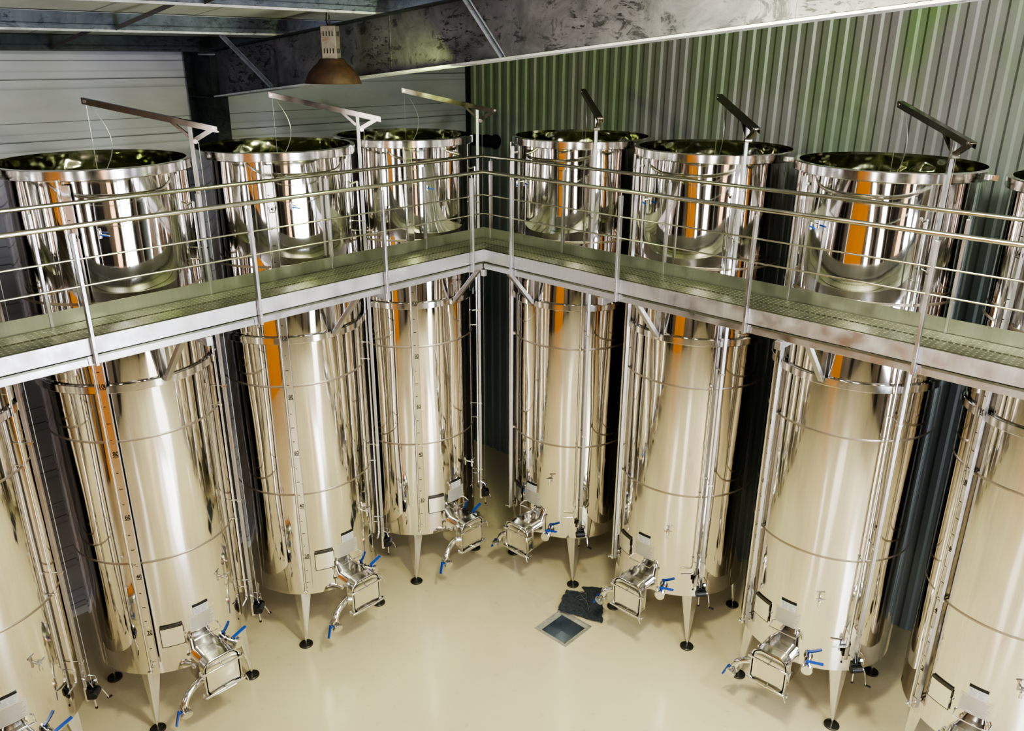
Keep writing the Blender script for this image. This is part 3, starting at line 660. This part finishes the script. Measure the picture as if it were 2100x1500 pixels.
g = MB(); g.tube([(2.62, 4.98, .042), (2.58, 5.10, .046), (2.66, 5.16, .042), (2.76, 5.12, .042), (2.74, 5.04, .042), (2.66, 5.05, .046), (2.72, 5.22, .042), (2.85, 5.36, .042)], .003, 5)
o = g.build('loose_wire', M['wire']); tag(o, 'thin pale loop of wire lying on the dark mesh mat', 'wire')

# ------------------------------------------------------------------ camera
FPX = 1661.668; pit, yaw, rol = (math.radians(v) for v in (20.9541, 43.2359, .2747))
fw = Vector((-math.cos(yaw) * math.cos(pit), -math.sin(yaw) * math.cos(pit), -math.sin(pit))); r0 = Vector((-math.sin(yaw), math.cos(yaw), 0)); u0 = r0.cross(fw)
r = r0 * math.cos(rol) + u0 * math.sin(rol); u = u0 * math.cos(rol) - r0 * math.sin(rol)
cam = bpy.data.cameras.new('camera'); co = bpy.data.objects.new('camera', cam); col.objects.link(co)
mw = Matrix.Identity(4)
for i in range(3): mw[i][0] = r[i]; mw[i][1] = u[i]; mw[i][2] = -fw[i]
mw[0][3], mw[1][3], mw[2][3] = 10.788, 11.253, 7.635
co.matrix_world = mw; cam.sensor_fit = 'HORIZONTAL'; cam.sensor_width = 36; cam.lens = FPX / 2100 * 36; cam.clip_start = .05
bpy.context.scene.camera = co

# ------------------------------------------------------------------ lights
def area(name, loc, tgt, size, power, color, sy=None):
    l = bpy.data.lights.new(name, 'AREA'); l.energy = power; l.color = color; l.size = size
    if sy: l.shape = 'RECTANGLE'; l.size_y = sy
    o = bpy.data.objects.new(name, l); col.objects.link(o); o.location = loc
    d = Vector(tgt) - Vector(loc); o.rotation_euler = d.to_track_quat('-Z', 'Y').to_euler(); return o
area('bay_light', (6.6, 8.8, 8.3), (5.8, 8.2, 0), .7, 370, (1.0, 1.0, .66))
area('rim_fill', (5.6, 5.4, 7.35), (4.6, 3.6, 5.6), .3, 38, (.80, 1.0, .32))  # lamp added without a fixture to brighten left tank insides and deck
area('bay_light_far', (9.6, 9.9, 8.5), (6.5, 6.5, 3), 1.0, 130, (1.0, .95, .88))
area('door_light', (6.4, 15.2, 3.6), (6.6, 4.0, 4.2), 1.8, 380, (.80, .86, 1.0), 3.0)
area('left_wall_fill', (10.6, 2.6, 8.0), (8.2, 0, 7.2), .8, 90, (.85, .92, 1.0))  # unseen lamp added to brighten the top of the left wall
area('right_wall_fill', (5.0, 13.5, 8.5), (0, 7.6, 7.2), .5, 230, (.93, 1.0, .85))  # unseen lamp added to light the corrugated ribs from one side
w = bpy.data.worlds.new('world'); bpy.context.scene.world = w; w.use_nodes = True
w.node_tree.nodes['Background'].inputs[0].default_value = (.8, .88, 1, 1); w.node_tree.nodes['Background'].inputs[1].default_value = .3
sc = bpy.context.scene
sc.view_settings.view_transform = 'AgX'; sc.view_settings.look = 'AgX - High Contrast'; sc.view_settings.exposure = 0.08
